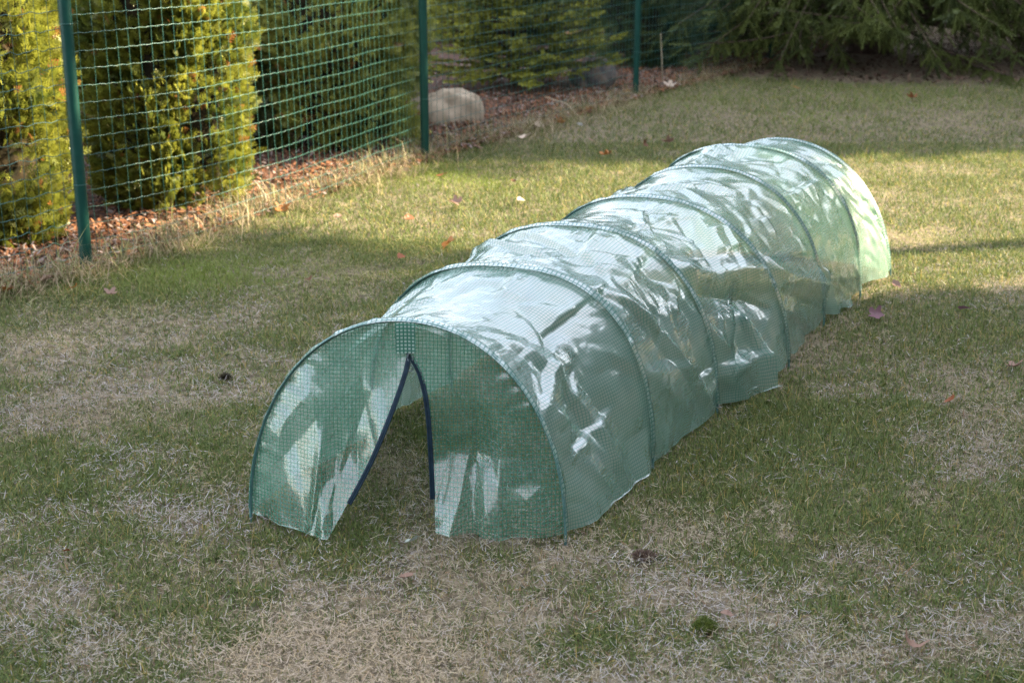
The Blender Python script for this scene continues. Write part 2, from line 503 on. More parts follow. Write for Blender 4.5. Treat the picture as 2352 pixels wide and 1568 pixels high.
# tall dry grass along the foot of the fence
V, Q, T, Cc = [], [], [], []; nb = 0
for a, b, dens in ((P0, P1, 3800), (P1, P2, 3800), (P2, P3, 3000), (P3, P4, 900)):
    L_ = np.linalg.norm(b - a); n = int(L_ * dens)
    t = rng.random(n)
    t = np.concatenate([t, np.clip(rng.normal(0.02, .035, 160), 0, 1), np.clip(rng.normal(.96, .05, 160), 0, 1), np.clip(rng.normal(.45, .06, 90), 0, 1)])
    n = len(t)
    off = rng.normal(.03, .10, n)
    dirn = (b - a) / L_; nrm = np.array([dirn[1], -dirn[0], 0])
    clump = vnoise(t * L_ * 4.3, off * 5 + a[0], 8) + .5 * vnoise(t * L_ * 11, off * 9, 18)
    ok = rng.random(n) < np.clip(.35 + .9 * clump, .03, 1)
    p = a[None] + (b - a)[None] * t[:, None] + nrm[None] * off[:, None]
    p = p[ok]; n = len(p)
    c = lerp3((.22, .165, .10), (.42, .34, .22), rng.random(n))
    gr = rng.random(n) < .45
    c[gr] = lerp3((.10, .12, .04), (.22, .22, .09), rng.random(gr.sum()))
    v, (q, tt), c = blades(p[:, 0], p[:, 1], rng.gamma(4, .026, n), rng.uniform(.0018, .0040, n), np.clip(rng.normal(.8, .4, n), .05, 1.5),
                           rng.uniform(0, 2 * np.pi, n), rng.normal(.75, .35, n), c)
    V.append(v); Q.append(q + nb); T.append(tt + nb); Cc.append(c); nb += len(v)
o = build('fence_side_grass', np.concatenate(V), [np.concatenate(Q), np.concatenate(T)], M_GRASS, col=np.concatenate(Cc))
tag(o, 'long dry unmown grass along the foot of the wire fence', 'dry grass', kind='stuff')

# bark chips on the bed
n = 52000
tt = rng.uniform(0, len(FENCE) - 2.01, n) + 1
i = tt.astype(int); fr = tt - i
F_ = np.array(FENCE)
base = F_[i] * (1 - fr)[:, None] + F_[i + 1] * fr[:, None]
off = np.abs(rng.normal(0, 1.0, n)) - .06
off[: n // 3] = rng.uniform(-.10, .5, n // 3)
p = base + off[:, None] * np.array([[-.82, .57, 0]])
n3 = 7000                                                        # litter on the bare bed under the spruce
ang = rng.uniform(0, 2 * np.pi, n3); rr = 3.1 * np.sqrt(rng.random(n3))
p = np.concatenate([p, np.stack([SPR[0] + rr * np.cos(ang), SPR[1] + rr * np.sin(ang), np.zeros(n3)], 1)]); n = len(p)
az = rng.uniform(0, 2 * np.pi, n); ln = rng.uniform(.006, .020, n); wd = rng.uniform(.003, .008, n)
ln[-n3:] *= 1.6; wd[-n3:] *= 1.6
du = np.stack([np.cos(az), np.sin(az), rng.normal(0, .35, n)], 1) * ln[:, None]
dv = np.stack([-np.sin(az), np.cos(az), rng.normal(0, .35, n)], 1) * wd[:, None]
p[:, 2] = rng.uniform(.006, .03, n)
v = np.stack([p - du - dv * .6, p + du - dv, p + du * .9 + dv, p - du * .8 + dv], 1).reshape(-1, 3)
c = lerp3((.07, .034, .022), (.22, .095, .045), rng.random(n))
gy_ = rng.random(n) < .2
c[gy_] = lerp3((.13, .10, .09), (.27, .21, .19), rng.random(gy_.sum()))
c[-n3:] = lerp3((.04, .025, .018), (.11, .065, .045), rng.random(n3))  # litter colour lowered to paint in the deep shade under the spruce
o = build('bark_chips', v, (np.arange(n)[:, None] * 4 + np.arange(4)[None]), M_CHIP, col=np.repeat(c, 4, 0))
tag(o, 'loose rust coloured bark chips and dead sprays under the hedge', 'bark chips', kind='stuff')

# ------------------------------------------------------------------ garden tunnel
NV = 280


def hoop_curve(k, nv=NV, grow=0.0):
    x, y, ang, w_, h_, n_, lean = HOOPS[k]
    t = np.linspace(0, np.pi, 2001)
    c, s = np.cos(t), np.sin(t)
    a = (w_ / 2 + grow) * np.sign(c) * np.abs(c) ** (2 / n_); z = (h_ + grow) * np.abs(s) ** (2 / n_)
    P = np.stack([x + math.cos(ang) * a + math.sin(ang) * lean * z, y - math.sin(ang) * a + math.cos(ang) * lean * z, z], 1)
    L = np.concatenate([[0], np.cumsum(np.linalg.norm(np.diff(P, axis=0), axis=1))])
    q = np.linspace(0, L[-1], nv)
    return np.stack([np.interp(q, L, P[:, i]) for i in range(3)], 1), L[-1]


tunnel = empty('garden_tunnel', 'low arched green mesh film garden tunnel with unzipped door at its front', 'polytunnel', loc=(0, 0, 0))
HC = [hoop_curve(k)[0] for k in range(7)]
GIRTH = 1.45
NB = 84


def fold(b, a, b0, a0, b1, a1, A, wl, wr, taper=True, sharp=1.0):
    """a crease from (b0,a0) to (b1,a1): tent profile with different half widths on its two sides"""
    dx, dy = b1 - b0, a1 - a0; L = math.hypot(dx, dy); dx /= L; dy /= L
    s = ((b - b0) * dx + (a - a0) * dy) / L
    d = -(b - b0) * dy + (a - a0) * dx
    prof = np.where(d > 0, np.clip(1 - d / wr, 0, 1), np.clip(1 + d / wl, 0, 1)) ** sharp
    en = np.clip(np.minimum((s + .15) / .3, (1.15 - s) / .3), 0, 1) if taper else np.clip(np.minimum(s / .02 + 1, (1 - s) / .02 + 1), 0, 1)
    return A * prof * en


def cover_mesh():
    pts, uvs = [], []
    uu = []
    for k in range(6):
        ts = np.linspace(0, 1, NB, endpoint=(k == 5))
        uu += [(k, t) for t in ts]
    nu = len(uu)
    P = np.zeros((nu, NV, 3)); bb = np.zeros(nu); win = np.zeros(nu); kk = np.zeros(nu, int); tt_ = np.zeros(nu)
    for r, (k, t) in enumerate(uu):
        P[r] = HC[k] * (1 - t) + HC[k + 1] * t
        bb[r] = (k + t) * .5; win[r] = 4 * t * (1 - t); kk[r] = k; tt_[r] = t
    du = np.gradient(P, axis=0); dv = np.gradient(P, axis=1)
    # directions are smoothed over the hoops
    nn = np.cross(du, dv)
    nn /= np.linalg.norm(nn, axis=2)[..., None] + 1e-9
    if nn[NB // 2, NV // 2, 2] < 0: nn = -nn
    vv = np.linspace(0, 1, NV)
    Bm = np.repeat(bb[:, None], NV, 1); Am = np.repeat((vv * GIRTH)[None], nu, 0)
    Wn = win[:, None]
    D = np.zeros((nu, NV))
    # slack between the hoops
    sag = np.array([.030, .022, .026, .020, .016, .026])[kk][:, None]
    D -= sag * Wn * (np.sin(np.pi * vv)[None] ** .8)
    r_ = np.random.default_rng(42)
    C = np.zeros_like(D)
    for k in range(6):
        for j in range(20):
            b0 = .5 * k + r_.uniform(-.08, .42); a0 = r_.uniform(.05, GIRTH - .05)
            if r_.random() < .75:
                th = r_.choice([-1, 1], p=[.7, .3]) * r_.uniform(.35, 1.2)
            else:
                th = r_.normal(0, .2)
            Lf = r_.uniform(.2, .55)
            A = r_.choice([-1, 1], p=[.4, .6]) * r_.uniform(.004, .016)
            wl, wr = r_.uniform(.012, .03), r_.uniform(.06, .16)
            if r_.random() < .5: wl, wr = wr, wl
            C += fold(Bm, Am, b0, a0, b0 + Lf * math.cos(th), a0 + Lf * math.sin(th), A, wl, wr)
        for j in range(17):
            b0 = .5 * k + r_.uniform(0, .4); a0 = r_.uniform(.2, GIRTH - .2); th = r_.uniform(-1.3, 1.3); Lf = r_.uniform(.06, .2)
            C += fold(Bm, Am, b0, a0, b0 + Lf * math.cos(th), a0 + Lf * math.sin(th), r_.choice([-1, 1]) * r_.uniform(.003, .008), .010, .035)
    # small pleats running out from each hoop
    for k in range(7):
        for j in range(16):
            a0 = r_.uniform(.05, GIRTH - .05)
            sgn = r_.choice([-1, 1]) if 0 < k < 6 else (1 if k == 0 else -1)
            Lf = r_.uniform(.06, .16)
            C += fold(Bm, Am, .5 * k, a0, .5 * k + sgn * Lf, a0 + r_.normal(0, .05), r_.choice([-1, 1]) * r_.uniform(.0015, .0045), .012, .02)
    rid = (np.abs(vnoise(Bm * 6.5 + Am * 2.0, Am * 5.5 - Bm * 2.4, 4)) - .3)
    rid2 = (np.abs(vnoise(Bm * 15 - Am * 6, Am * 12 + Bm * 5, 6)) - .3)
    C += .0085 * rid + .003 * rid2 + .0011 * vnoise(Bm * 34, Am * 30, 7)
    D += C * (.22 + .78 * np.minimum(1, Wn * 1.7))
    # the long slack fold on the lawn side, from the third hoop to the fifth
    D += fold(Bm, Am, 1.0, .29 * GIRTH, 1.5, .215 * GIRTH, .032, .075, .06, False) * np.minimum(1, Wn * 3)
    D += fold(Bm, Am, 1.5, .215 * GIRTH, 2.02, .075 * GIRTH, .036, .07, .09, False) * np.minimum(1, Wn * 3)
    D -= fold(Bm, Am, 1.05, .235 * GIRTH, 1.48, .15 * GIRTH, .022, .07, .05, True) * Wn
    # bunched pleats low down on the lawn side
    D += fold(Bm, Am, .12, .36 * GIRTH, .30, .04, .016, .03, .05)
    D += fold(Bm, Am, .62, .30 * GIRTH, .92, .02, .017, .05, .03)
    D += fold(Bm, Am, 1.2, .18 * GIRTH, 1.31, .0, .020, .02, .06)
    # skirt
    low = np.clip(1 - vv / .10, 0, 1)[None] ** 1.3
    sk = np.array([.026, .008, .022, .008, .025, .008])[kk][:, None]
    D += sk * low * np.minimum(1, Wn * 1.5) * (1 + .5 * vnoise(Bm * 11, Am * 0, 3))
    lowl = np.clip((vv - .92) / .08, 0, 1)[None] ** 1.3
    D += .03 * lowl * Wn * (1 + .5 * vnoise(Bm * 9, Am * 0, 13))
    # the last bay bellies out beside the rear hoop
    D += .022 * np.exp(-((Bm - 2.80) / .10) ** 2) * np.clip(1 - vv / .36, 0, 1)[None] ** .6 * (1 + .5 * vnoise(Bm * 20, Am * 7, 18))
    P = P + nn * D[..., None]
    # hem: the cover ends a little above the ground on the lawn side
    hem = np.interp(bb, [0, .25, .5, 1.0, 1.25, 1.5, 1.75, 2.0, 2.25, 2.5, 2.75, 3.0], [.012, .004, .008, .012, .0, .030, .012, .036, .010, .040, .030, .02])
    hem = hem + .006 * vnoise(bb * 14, bb * 0, 31)
    z0 = P[:, 0, 2]
    lift = np.maximum(hem - z0, -.02)
    P[:, :, 2] += lift[:, None] * np.clip(1 - vv / .2, 0, 1)[None]
    P[:, :, 2] = np.maximum(P[:, :, 2], .010)
    return P, np.stack([Bm, Am], -1), nu


Pc, UVc, NU = cover_mesh()
build('cover', Pc.reshape(-1, 3), grid_faces(NU, NV), M_FILM, tunnel, uv=UVc.reshape(-1, 2), smooth=True)

for k in range(7):
    nv = 160
    x, y, ang, w_, h_, n_, lean = HOOPS[k]
    ax = np.array([math.sin(ang), math.cos(ang), 0])
    ctr = np.array([x, y, .12])
    c0, L = hoop_curve(k, nv)
    out = c0 - ctr; out -= ax * (out @ ax)[:, None]; out /= np.linalg.norm(out, axis=1)[:, None]
    # rod in its sleeve, its ends pushed into the ground
    rod = c0 + out * .002
    rod = rod + ax * .0
    ends0 = rod[0] + np.array([0, 0, -.12]); ends1 = rod[-1] + np.array([0, 0, -.12])
    v, f = tube(np.concatenate([[ends0], rod, [ends1]]), .0036, 8, True)
    build('hoop', v, f, M_ROD, tunnel, smooth=True)
    # sleeve: a doubled strip, puckered where it holds the rod
    s = np.linspace(0, 1, 6)
    wob = .0022 * vnoise(np.linspace(0, 60, nv), np.zeros(nv) + k, 3)
    d0, d1 = (-.025, .024) if 0 < k < 6 else ((-.012, .026) if k == 0 else (-.030, .002))
    tr = slice(3, nv - 3)
    Ps = []
    for q in s:
        bulge = .0045 * math.exp(-((q - .5) / .22) ** 2) + .0035
        Ps.append(c0 + ax[None] * (d0 + (d1 - d0) * q) + out * (bulge + wob * (1 if 0 < q < 1 else 0))[:, None])
    Ps = np.stack(Ps, 1)[tr]
    uv = np.stack(np.meshgrid(np.linspace(0, L, nv)[tr], s * .038, indexing='ij'), -1)
    build('hoop_sleeve', Ps.reshape(-1, 3), grid_faces(len(Ps), 6), M_SLEEVE, tunnel, uv=uv.reshape(-1, 2), smooth=True)


# end walls -------------------------------------------------------
def panel(edge, inner, name, seed, mat, folds=(), bulge=0.0, depth=(0, -1, 0), n2=110, fine=.004, kick=None):
    """sheet between two curves of the same number of points"""
    n1 = len(edge)
    s = np.linspace(0, 1, n2)
    P = edge[:, None] * (1 - s)[None, :, None] + inner[:, None] * s[None, :, None]
    la = np.concatenate([[0], np.cumsum(np.linalg.norm(np.diff((edge + inner) / 2, axis=0), axis=1))])
    hgt = la[:, None] + 0 * s[None]
    wid = np.linalg.norm(edge - inner, axis=1)[:, None] * s[None]
    A = P @ np.array([1, 0, 0]); Z = P[..., 2]
    dep = np.asarray(depth, float)
    D = bulge * np.sin(np.pi * s)[None] * np.sin(np.pi * np.clip(la / la[-1], 0, 1))[:, None]
    ridge = np.abs(vnoise(A * 6 + Z * 2, Z * 3 - A * 1.5, seed)) - .3
    D = D + .022 * ridge * np.minimum(1, 6 * s)[None] + fine * vnoise(A * 22, Z * 10, seed + 3) * np.minimum(1, 5 * s)[None]
    # puckers where it is sewn to the hoop
    puck = np.exp(-s / .10)[None] * .004 * vnoise(la * 60, la * 0, seed + 9)[:, None] * np.minimum(1, s * 30)[None]
    D = D + puck
    for (x0, z0, x1, z1, A_, wl, wr) in folds:
        D = D + fold(A, Z, x0, z0, x1, z1, A_, wl, wr)
    D = D + .006 * np.clip(1 - Z / .10, 0, 1) * np.sin(A * 52 + 3 * np.sin(A * 31 + seed)) * np.minimum(1, s * 25)[None]
    if kick:
        x0, x1, zk, hk, Ak = kick
        D = D - Ak * np.exp(-((Z - zk) / hk) ** 2) * np.clip((A - x0) / .03, 0, 1) * np.clip((x1 - A) / .05, 0, 1)
    P = P + D[..., None] * dep[None, None]
    P[..., 2] = np.maximum(P[..., 2], .012)
    uv = np.stack([A, Z], -1)
    return build(name, P.reshape(-1, 3), grid_faces(n1, n2), mat, tunnel, uv=uv.reshape(-1, 2), smooth=True)


def resample(pts, n):
    pts = np.asarray(pts, float)
    # smooth through the points (Catmull-Rom), then equal spacing
    q = []
    m = len(pts)
    for i in range(m - 1):
        p0, p1, p2, p3 = pts[max(i - 1, 0)], pts[i], pts[i + 1], pts[min(i + 2, m - 1)]
        for t in np.linspace(0, 1, 20, endpoint=False):
            q.append(.5 * ((2 * p1) + (-p0 + p2) * t + (2 * p0 - 5 * p1 + 4 * p2 - p3) * t ** 2 + (-p0 + 3 * p1 - 3 * p2 + p3) * t ** 3))
    q.append(pts[-1]); q = np.array(q)
    L = np.concatenate([[0], np.cumsum(np.linalg.norm(np.diff(q, axis=0), axis=1))])
    s = np.linspace(0, L[-1], n)
    return np.stack([np.interp(s, L, q[:, i]) for i in range(3)], 1)


front = hoop_curve(0, 241)[0]
mid = 120
NP = 170
topY = front[mid][1]
zip_top = at_y(940, 806, topY - .004)
seam_top = at_y(931, 752, topY - .002)


def edge_px(lst, ytop, bottom):
    zt = zip_top[2]
    out = []
    for (px, py, f) in lst:
        out.append(at_y(px, py, ytop + (bottom[1] - ytop) * f))
    return out


lb = gp(754, 1234, .018); rb = gp(1000, 1227, .018)
left_edge = [seam_top, zip_top] + edge_px([(926, 865, .16), (894, 955, .4), (850, 1060, .66), (800, 1155, .86)], zip_top[1], lb) + [lb]
right_edge = [seam_top, zip_top] + edge_px([(968, 862, .18), (984, 940, .42), (992, 1050, .68), (996, 1145, .86)], zip_top[1], rb) + [rb]
# hoop halves from the apex down; the lower hem runs from the hoop foot to the flap corner
Lh = resample(front[mid:241:6], NP); Rh = resample(front[mid::-6], NP)
Le = resample(left_edge, NP); Re = resample(right_edge, NP)
f_left = [(-.46, .36, -.40, .02, .010, .06, .08), (-.36, .25, -.44, .0, .012, .02, .03), (-.56, .20, -.46, .32, .010, .05, .04),
          (-.33, .30, -.40, .1, -.010, .03, .02), (-.43, .22, -.46, .0, .010, .012, .012)]
f_right = [(-.09, .20, -.15, -.02, .024, .045, .03), (-.09, .20, -.085, -.02, -.014, .03, .025), (-.088, .20, -.03, -.02, .020, .03, .035), (.02, .11, .09, .02, .012, .05, .05),
           (.0, .28, .05, .08, .006, .05, .05), (-.15, .22, -.08, .235, .012, .04, .03)]
fl = panel(Lh, Le, 'door_flap', 6, M_FILM_END, f_left, -.004, kick=(-.43, -.30, .16, .09, .045))
fr_ = panel(Rh, Re, 'door_flap', 8, M_FILM_END, f_right, -.004, kick=(-.30, -.03, .18, .085, .07))


def tape(path, wdt, off, name, parent, mat, skip=0.0):
    """flat strip with rounded edge along an edge curve"""
    n = len(path)
    t = np.gradient(path, axis=0); t /= np.linalg.norm(t, axis=1)[:, None]
    side = np.cross(t, np.array([0, -1., 0])); side /= np.linalg.norm(side, axis=1)[:, None]
    mb = MB()
    prof = [(-.5, 0), (-.45, -.0025), (.45, -.0025), (.5, 0), (.45, .0025), (-.45, .0025)]
    V_ = np.stack([path + side * (a * wdt + off) + np.array([0, 1, 0]) * b for a, b in prof], 1)
    mb.add(V_.reshape(-1, 3), grid_faces(n, 6, True))
    # teeth: a fine raised cord along the free edge
    v, f = tube(path + side * (off + (wdt * .35 if off >= 0 else -wdt * .35)) + np.array([0, -.003, 0]), .0022, 5)
    mb.add(v, f)
    return mb.build(name, mat, parent, True)


zl = resample(left_edge[1:-1], 120); zr = resample(right_edge[1:-1], 120)
tape(zl, .011, -.002, 'zip_tape', fl, M_ZIP)
tape(zr, .011, .002, 'zip_tape', fr_, M_ZIP)
# sewn patch over the zip head and the slider with its pull tab
c = at_y(931, 776, topY - .024)
pu = np.linspace(-.022, .022, 8); pv = np.linspace(.034, -.036, 10)
U_, W_ = np.meshgrid(pu, pv, indexing='ij')
Pp = np.stack([c[0] + U_, c[1] + 0 * U_ + .002 * np.cos(U_ * 90), c[2] + W_], -1)
build('zip_patch', Pp.reshape(-1, 3), grid_faces(8, 10), M_DOUBLE, tunnel, uv=np.stack([U_, W_], -1).reshape(-1, 2), smooth=True)
mb = MB()
zc = at_y(942, 822, topY - .012)
th = np.linspace(0, 2 * np.pi, 25)
v, f = tube(np.stack([zc[0] + .0055 * np.cos(th), 0 * th + zc[1], zc[2] + .012 * np.sin(th)], 1), .0018, 6); mb.add(v, f)
v, f = tube([zc + np.array([0, 0, .012]), zc + np.array([0, 0, .026])], [.006, .0045], 8, True); mb.add(v, f)
v, f = tube(np.stack([zc[0] + .0055 * np.cos(th), 0 * th + zc[1], zc[2] - .024 + .007 * np.sin(th)], 1), .0016, 6); mb.add(v, f)
mb.build('zip_slider', M_ZIPPULL, tunnel, True)

# rear wall, closed
rear = hoop_curve(6, 241)[0]
Lr = resample(rear[120:241:6], 110); Rr = resample(rear[120::-6], 110)
foot = (rear[0] + rear[-1]) / 2
ce = resample([rear[120], rear[120] * .5 + foot * .5 + np.array([.02, .05, 0]), foot + np.array([.03, .10, .01])], 110)
build_dir = (math.sin(HOOPS[6][2]), math.cos(HOOPS[6][2]), 0)
panel(Lr, ce, 'rear_wall', 15, M_FILM_END, (), .03, build_dir, 60)
panel(Rr, ce, 'rear_wall', 19, M_FILM_END, (), .03, build_dir, 60)

# overlapping tail of the cover: a doubled strip with a hard edge, down to the ground
kk = 2; t0 = .02
rows = []; uvr = []
for i_, b in enumerate(np.linspace(1.045, 1.275, 16)):
    fi = int(round((b / .5) * NB)); fi = min(fi, NU - 1)
    line = Pc[fi]
    top = int(.235 * NV * (.25 + .75 * (i_ / 15)) if i_ < 15 else .235 * NV)
    js = np.linspace(0, max(top, 8), 60)
    seg = np.stack([np.interp(js, np.arange(NV), line[:, q]) for q in range(3)], 1)
    o_ = np.array([.9, -.35, .25]) * .007
    seg = seg + o_
    dn = .035 * (i_ / 15) ** 2
    seg[:, 2] -= dn * np.clip(1 - js / 20, 0, 1); seg[:, 0] += .05 * (i_ / 15) ** 1.5 * np.clip(1 - js / 45, 0, 1) + .0
    seg[:, 2] = np.maximum(seg[:, 2], .004)
    rows.append(seg); uvr.append(np.stack([np.full(60, b), js / NV * GIRTH], 1))
build('cover_tail', np.array(rows).reshape(-1, 3), grid_faces(16, 60), M_FILM, tunnel, uv=np.array(uvr).reshape(-1, 2), smooth=True)

# ------------------------------------------------------------------ fence
fence = empty('wire_fence', 'green welded wire mesh fence on round green posts along the lawn', 'fence')


def post(p, top=1.55, r=.024):
    zs = np.array([-.2, .0, .4, .8, 1.2, top - .02, top])
    v, f = tube(np.stack([np.full(7, p[0]), np.full(7, p[1]), zs], 1), r, 20, True)
    return build('post', v, f, M_POST, fence, smooth=True)


for i_, p in enumerate(FENCE):
    po = post(p)
    if i_ in (2, 3, 4, 5):
        for z in (.33, .95):
            th = np.linspace(0, 2 * np.pi, 17)
            v, f = tube(np.stack([p[0] + .0255 * np.cos(th), p[1] + .0255 * np.sin(th), np.full(17, z + .004 * i_)], 1), .0016, 5)
            build('wire_tie', v, f, M_WIRE, po, smooth=True)
CW, CH = .0610, .0680
bows = [.0, .03, .15, .03, .02, .0]
for i_ in range(len(FENCE) - 1):
    a, b = FENCE[i_], FENCE[i_ + 1]
    L = np.linalg.norm(b - a); d = (b - a) / L; nrm = np.array([d[1], -d[0], 0])
    ncol = int(L / CW)
    S = 4
    x = np.linspace(0, L, ncol * S + 1); t = x / L
    bow = bows[i_] * np.sin(np.pi * t ** .62) + .006 * np.sin(x * 9 + i_) + .012 * np.sin(x * 2.3 + 2 * i_)
    base = a[None] + d[None] * x[:, None]
    mb = MB(); mv = MB()
    nrow = 21
    near = i_ < 3
    for r in range(nrow + 1):
        z = .045 + CH * r + .003 * np.sin(x * 5.1 + r * .7 + i_) + .008 * np.sin(x * 1.7 + i_ * 2)
        crimp = .0016 * np.sin(2 * np.pi * x / CW + .6 * r)
        if i_ == 1:                                # buckled cells beside the post
            for q0 in (L - .14, L - .26, L - .62):
                z = z + .009 * np.exp(-((x - q0) / .022) ** 2) * (.6 + .4 * math.sin(r * 1.3)) - .006 * np.exp(-((x - q0 - .04) / .025) ** 2)
        pth = base + nrm[None] * (bow * (1 - .15 * r / nrow) - .027 + crimp * .6)[:, None]
        pth[:, 2] = z + crimp
        v, f = tube(pth, .0015 if i_ == 1 else (.00105 if near else .0015), 5); mb.add(v, f)
    for cidx in range(ncol + 1):
        k = min(cidx * S, len(x) - 1)
        zz = np.linspace(.02, .045 + CH * nrow, 9)
        pth = base[k][None] + nrm[None] * (bow[k] * (1 - .15 * zz / 1.45) - .0295)[:, None] + d[None] * (.004 * np.sin(zz * 6 + cidx))[:, None]
        pth[:, 2] = zz
        v, f = tube(pth, .0009 if near else .0012, 4); mb.add(v, f)
    mb.build('wire_mesh', M_WIRE, fence, True)


# ------------------------------------------------------------------ trees
def spray_template(npairs=4, leaf=.36, wid=.10):
    """flat fan of scale leaf twigs, unit long, in the xz plane (z along)"""
    qs = []
    def rh(o, ang, L, w):
        dx, dz = math.sin(ang), math.cos(ang); nx, nz = dz, -dx
        o = np.array(o)
        return [[o[0], 0, o[1]], [o[0] + dx * L * .55 + nx * w, 0, o[1] + dz * L * .55 + nz * w], [o[0] + dx * L, 0, o[1] + dz * L],
                [o[0] + dx * L * .55 - nx * w, 0, o[1] + dz * L * .55 - nz * w]]
    qs.append(rh((0, .1), 0, .95, wid * .45))
    for i in range(npairs):
        z = .12 + .62 * i / max(npairs - 1, 1)
        l = leaf * (1.15 - .45 * i / npairs)
        for s in (-1, 1):
            qs.append(rh((0, z + (.05 if s > 0 else 0)), s * (.85 - .06 * i), l, wid * .55))
    v = np.array(qs).reshape(-1, 3)
    # droop the outer twigs out of plane
    v[:, 1] += .22 * np.abs(v[:, 0]) ** 1.3
    f = np.arange(len(v)).reshape(-1, 4)
    return v, f


def rot_frames(d, roll):
    """rotation matrices whose z axis is d"""
    d = d / np.linalg.norm(d, axis=1)[:, None]
    up = np.where(np.abs(d[:, 2:3]) > .95, np.array([[1., 0, 0]]), np.array([[0, 0, 1.]]))
    x = np.cross(up, d); x /= np.linalg.norm(x, axis=1)[:, None]
    y = np.cross(d, x)
    c, s = np.cos(roll)[:, None], np.sin(roll)[:, None]
    x2 = x * c + y * s; y2 = -x * s + y * c
    return np.stack([x2, y2, d], 2)


def scatter(tv, tf, pos, R, sc, col, jit=.0, r=None):
    n = len(pos); m = len(tv)
    v = np.einsum('nij,mj->nmi', R, tv) * sc[:, None, None] + pos[:, None]
    f = (np.arange(n)[:, None, None] * m + tf[None]).reshape(-1, tf.shape[1])
    return v.reshape(-1, 3), f, np.repeat(col, m, 0)


def thuja(loc, rad, hgt, nspray, size, label, seed, pal, group, flat=1.0, name='arborvitae', core=.74, bottom=.78):
    r = np.random.default_rng(seed)
    root = empty(name, label, 'conifer', group, (loc[0], loc[1], 0))
    tv, tf = spray_template()
    prof_z = np.array([0, .06, .25, .6, .85, 1.0]); prof_r = np.array([bottom, .9, 1.0, .95, .66, .12])
    ncl = int(2 * np.pi * rad * hgt / (size * 1.9) ** 2)
    cz = r.uniform(0.02, 1, ncl); ca = r.uniform(0, 2 * np.pi, ncl)
    crad = rad * np.interp(cz, prof_z, prof_r) * (1 + .22 * vnoise(ca * 1.9, cz * hgt * 2.6, seed) + r.normal(0, .075, ncl))
    ctone = np.clip(r.normal(.5, .22, ncl), 0, 1)
    ci = r.integers(0, ncl, nspray)
    g = np.abs(r.normal(0, 1, nspray))
    a = ca[ci] + r.normal(0, size * .75, nspray) / rad
    z = cz[ci] * hgt + r.normal(0, size * .8, nspray)
    z = np.clip(z, .02, hgt)
    rr = crad[ci] - g * size * .75 + r.normal(0, .25 * size, nspray)
    pos = np.stack([np.cos(a) * rr, np.sin(a) * rr * flat, z], 1)
    el = np.clip(r.normal(.45, .45, nspray), -.7, 1.4)
    aa = a + r.normal(0, .55, nspray)
    d = np.stack([np.cos(aa) * np.cos(el), np.sin(aa) * np.cos(el), np.sin(el)], 1)
    R = rot_frames(d, np.pi / 2 + r.normal(0, .7, nspray))
    t = np.clip(ctone[ci] + r.normal(0, .22, nspray), 0, 1)
    c = lerp3(pal[0], pal[1], t)
    br = r.random(nspray) < pal[3]
    c[br] = lerp3((.20, .085, .03), (.34, .15, .05), r.random(br.sum()))
    v, f, c = scatter(tv, tf, pos, R, size * r.uniform(.7, 1.35, nspray), c)
    build('foliage', v, f, M_LEAF, root, col=c)
    # solid hull for dead inner twigs, near-black so gaps read as shade; trunk
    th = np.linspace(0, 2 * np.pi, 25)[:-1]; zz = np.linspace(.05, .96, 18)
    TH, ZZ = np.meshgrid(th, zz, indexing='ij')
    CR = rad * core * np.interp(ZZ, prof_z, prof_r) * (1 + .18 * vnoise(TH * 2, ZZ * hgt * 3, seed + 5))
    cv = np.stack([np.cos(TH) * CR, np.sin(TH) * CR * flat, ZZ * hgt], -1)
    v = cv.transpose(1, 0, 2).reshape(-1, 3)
    build('dark_twig_core', v, grid_faces(18, 24, True), M_CORE, root, smooth=True)
    v, f = tube([[0, 0, -.1], [.01, 0, .3], [0, .01, hgt * .8]], [rad * .16, rad * .13, .01], 10)
    build('trunk', v, f, M_BARK, root, smooth=True)
    return root


GOLD = ((.060, .085, .014), (.25, .255, .036), None, .028)
OLIVE = ((.12, .15, .032), (.36, .37, .08), None, .02)  # brightened in the colour to stand for sun the screen keeps off
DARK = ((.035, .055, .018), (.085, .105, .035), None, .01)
GRP = 'conifers in the bed behind the fence'
thuja((-2.42, 6.25), .44, 1.5, 19000, .058, 'golden green arborvitae cut off by the left edge, behind the first fence post', 101, GOLD, GRP)
thuja((-1.70, 7.08), .375, 1.6, 24000, .055, 'golden green arborvitae lit by sun, between the first fence post and the dark gap', 102, GOLD, GRP)
thuja((-1.08, 8.86), .46, 1.7, 19000, .06, 'olive green arborvitae just left of the second fence post', 103, OLIVE, GRP)
thuja((-1.95, 8.75), .46, 1.7, 5500, .105, 'dark shaded arborvitae in the gap behind the two nearest ones', 104, DARK, GRP)
thuja((-1.12, 10.0), .43, 1.6, 6000, .09, 'dull olive arborvitae half hidden behind the one left of the second post', 109, OLIVE, GRP)
thuja((-3.1, 7.8), .5, 1.7, 3500, .13, 'shaded arborvitae behind the leftmost golden one', 108, DARK, GRP)
thuja((1.30, 13.9), .52, 2.4, 6000, .12, 'dark green columnar conifer behind the third fence post', 105, DARK, GRP)
thuja((2.45, 15.9), .60, 2.5, 4500, .15, 'dark green conifer behind the far end of the fence beside the spruce', 106, DARK, GRP)
thuja((-.15, 16.5), .8, 2.2, 4500, .16, 'dark conifer far behind the low yew, near the top edge', 107, OLIVE, GRP)


